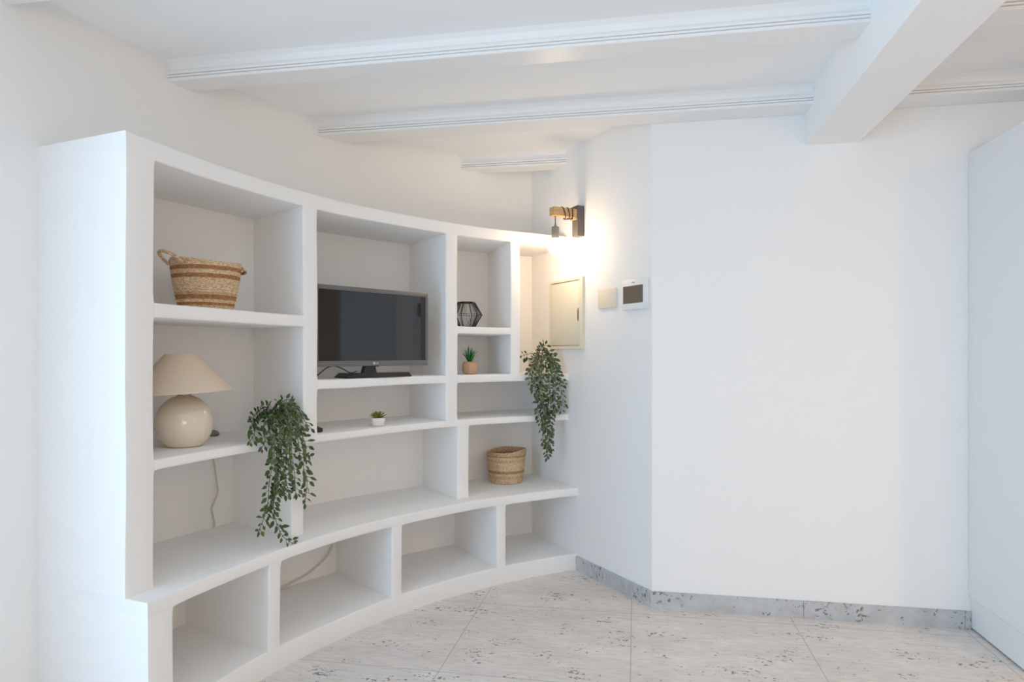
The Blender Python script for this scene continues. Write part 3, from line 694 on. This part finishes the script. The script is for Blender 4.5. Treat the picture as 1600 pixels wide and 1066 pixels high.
# ------------------------------------------------------------------ wall lamp
MW = lambda q, off, h: Matrix.Translation(onwall(q, off, h))
LQ = .556                                        # along the angled wall
angw = math.atan2(WD.y, WD.x)                    # local x runs along the wall, local y out of... see below
wl = thing('wall_lamp', 'wall lamp with oak arm, dark back box and hanging glass bulb', 'wall lamp', onwall(LQ, 0, 1.95), angw)
SGN = 1 if Vector((-math.sin(angw), math.cos(angw))).dot(NN) > 0 else -1
def wbox(name, x, y0, y1, z0, z1, w, m, par=wl, bev=.002):
    bm = bmesh.new(); box(bm, (x, SGN*(y0+y1)/2, (z0+z1)/2), (w, y1-y0, z1-z0), bev=bev); return obj(name, bm, m, par)
wbox('back_box', 0, .0005, .045, -.086, .082, .056, M['graphite'])
wbox('wooden_arm', 0, .0455, .196, .014, .061, .046, M['oak'], bev=.0015)
wbox('arm_bracket', 0, .0452, .058, .004, .0135, .050, M['oak'], bev=.001)
BX = .172
def wrap(y, k): return (.0265*math.cos(k), SGN*y, .0375+.0275*math.sin(k))
pts = []
for i in range(61):
    k = i/60; ang = -PI/2 + k*2*PI*3.0
    x, z = math.cos(ang), math.sin(ang); m_ = max(abs(x), abs(z)); sqx, sqz = x/m_*.7+x*.3, z/m_*.7+z*.3
    y = lerp(.140, .060, k**.8) + .020*math.sin(ang)*(1-k)
    pts.append((.0268*sqx, SGN*y, .0375+.0275*sqz - (.008*(1-k) if sqz < -.5 else 0)))
obj('wound_cord', tube(bmesh.new(), pts, .0028, 8), M['darkcord'], wl, smooth=180)
obj('pendant_cord', tube(bmesh.new(), [(0, SGN*BX, .016), (0, SGN*BX, -.03)], .0026, 8), M['darkcord'], wl, smooth=180)
bm = bmesh.new(); lathe(bm, [(.0035, -.024), (.006, -.036), (.008, -.042), (.017, -.044), (.0205, -.048), (.0205, -.108), (.018, -.110)], 24, c=(0, SGN*BX, 0))
obj('socket', bm, M['socket'], wl, smooth=40)
bm = bmesh.new()
prof = [(.0135, -.108), (.0145, -.118)] + [(.040*math.sin(x), -.154+.040*math.cos(x)) for x in [math.radians(30)+k*math.radians(146)/14 for k in range(15)]]
lathe(bm, prof, 32, c=(0, SGN*BX, 0)); obj('bulb', bm, M['bulb'], wl, smooth=180)

# ------------------------------------------------------------------ fuse box door, blank plate, intercom on the angled wall
def wthing(name, label, cat, q, h): return thing(name, label, cat, onwall(q, 0, h), angw)
def pbox(name, x0, x1, z0, z1, y0, y1, m, par, bev=.0015, seg=2):
    bm = bmesh.new(); box(bm, ((x0+x1)/2, SGN*(y0+y1)/2, (z0+z1)/2), (x1-x0, y1-y0, z1-z0), bev=bev, seg=seg); return obj(name, bm, m, par, smooth=40)
fb = wthing('fuse_box', 'cream metal fuse box door set in the angled wall', 'fuse box', .24, 1.242)
bm = bmesh.new(); W_, H_ = .349, .400
for x0, x1, z0, z1 in ((0, W_, 0, .018), (0, W_, H_-.014, H_), (0, .014, .018, H_-.014), (W_-.030, W_, .018, H_-.014)):
    box(bm, ((x0+x1)/2, SGN*.009, (z0+z1)/2), (x1-x0, .0175, z1-z0))
obj('frame', bm, M['cream'], fb)
dd = pbox('box_door', .0165, W_-.0325, .0205, H_-.0180, .0005, .0155, M['cream'], fb)
pbox('latch', W_-.050, W_-.038, .155, .228, .0156, .0175, M['brass'], dd, .0008)
bm = bmesh.new(); box(bm, (W_-.044, SGN*.0185, .19), (.004, .003, .05)); obj('latch_slot', bm, M['graphite'], dd)
bm = bmesh.new(); box(bm, (W_/2, SGN*.003, H_/2), (W_-.02, .001, H_-.02)); obj('joint_gap', bm, M['graphite'], fb)
pl = wthing('blank_wall_plate', 'cream blank wall plate left of the intercom', 'wall plate', .724, 1.4515)
pbox('plate', 0, .156, 0, .103, .0003, .010, M['creamplate'], pl, .003)
ic = wthing('video_intercom', 'white video intercom with a dark screen on the angled wall', 'intercom', .938, 1.431)
pbox('back_plate', .004, .196, .004, .144, .0003, .006, M['whiteplastic'], ic, .001)
pbox('housing', 0, .200, 0, .149, .0065, .0175, M['whiteplastic'], ic, .003)
pbox('monitor', .0155, .166, .033, .1155, .0177, .0186, M['monitor'], ic, .0003, 1)
pbox('monitor_rim', .0135, .168, .031, .1175, .0171, .0179, M['graphite'], ic, .0002, 1)
pbox('brand_mark', .085, .106, .1315, .1355, .0173, .0181, M['bezel'], ic, .0002, 1)

# ------------------------------------------------------------------ lights
def lamp_obj(name, kind, loc, energy, color, **kw):
    l = bpy.data.lights.new(name, kind); l.energy = energy; l.color = color
    for k, v in kw.items(): setattr(l, k, v)
    o = bpy.data.objects.new(name, l); C.objects.link(o); o.location = loc; return o
d = lamp_obj('terrace_daylight', 'AREA', (XL-.2, (LY0+LY1)/2, LH/2), DAY, (0.62, 0.86, 1.0), shape='RECTANGLE', size=LY1-LY0, size_y=LH)
d.rotation_euler = (math.radians(90), 0, math.radians(-90))
d = lamp_obj('rear_warm_fill', 'AREA', ((WX0+WX1)/2, YR-.2, (WZ+WH)/2), REAR_FILL, (1.0, 0.70, 0.30), shape='RECTANGLE', size=WX1-WX0, size_y=WH-WZ)  # added warm fill from behind, no such source known
d.rotation_euler = (math.radians(90), 0, 0)
cl = thing('added_downlight', 'added round warm ceiling lamp, unseen, in the room behind the viewer', 'downlight', (2.7, .5, CEIL))  # unseen lamp, added to warm the light from the right
obj('trim_ring', lathe(bmesh.new(), [(.15, -.0005), (.15, -.03), (.135, -.035), (.13, -.03), (.13, -.0005)], 32, caps=(False, False)), M['whiteplastic'], cl, smooth=40)
obj('diffuser', lathe(bmesh.new(), [(.129, -.002), (.129, -.024), (.01, -.028)], 32), M['spotlit'], cl, smooth=40)
l = lamp_obj('downlight_fill', 'AREA', (2.7, .5, CEIL-.04), DOWN_FILL, (1.0, 0.62, 0.32), shape='DISK', size=.26)

w = bpy.data.worlds.new('World'); bpy.context.scene.world = w; w.use_nodes = True
bg = w.node_tree.nodes['Background']; bg.inputs['Color'].default_value = (0.20, 0.46, 1.0, 1); bg.inputs['Strength'].default_value = SKY

# ------------------------------------------------------------------ camera
cam = bpy.data.cameras.new('camera'); co = bpy.data.objects.new('camera', cam); C.objects.link(co)
co.location = (0, 0, EYE); co.rotation_euler = (math.radians(90), 0, 0)
cam.sensor_width = 36; cam.sensor_fit = 'HORIZONTAL'; cam.lens = 1043.4/1600*36; cam.shift_y = (556.9-533)/1600
cam.clip_start = .02
sc_ = bpy.context.scene; sc_.camera = co
sc_.view_settings.view_transform = 'Standard'; sc_.view_settings.look = 'None'; sc_.view_settings.gamma = 1
sc_.view_settings.use_curve_mapping = False; sc_.view_settings.exposure = EXPO
sc_.cycles.max_bounces = 16; sc_.cycles.diffuse_bounces = 10; sc_.cycles.use_denoising = True
sc_.cycles.sample_clamp_indirect = 4.0
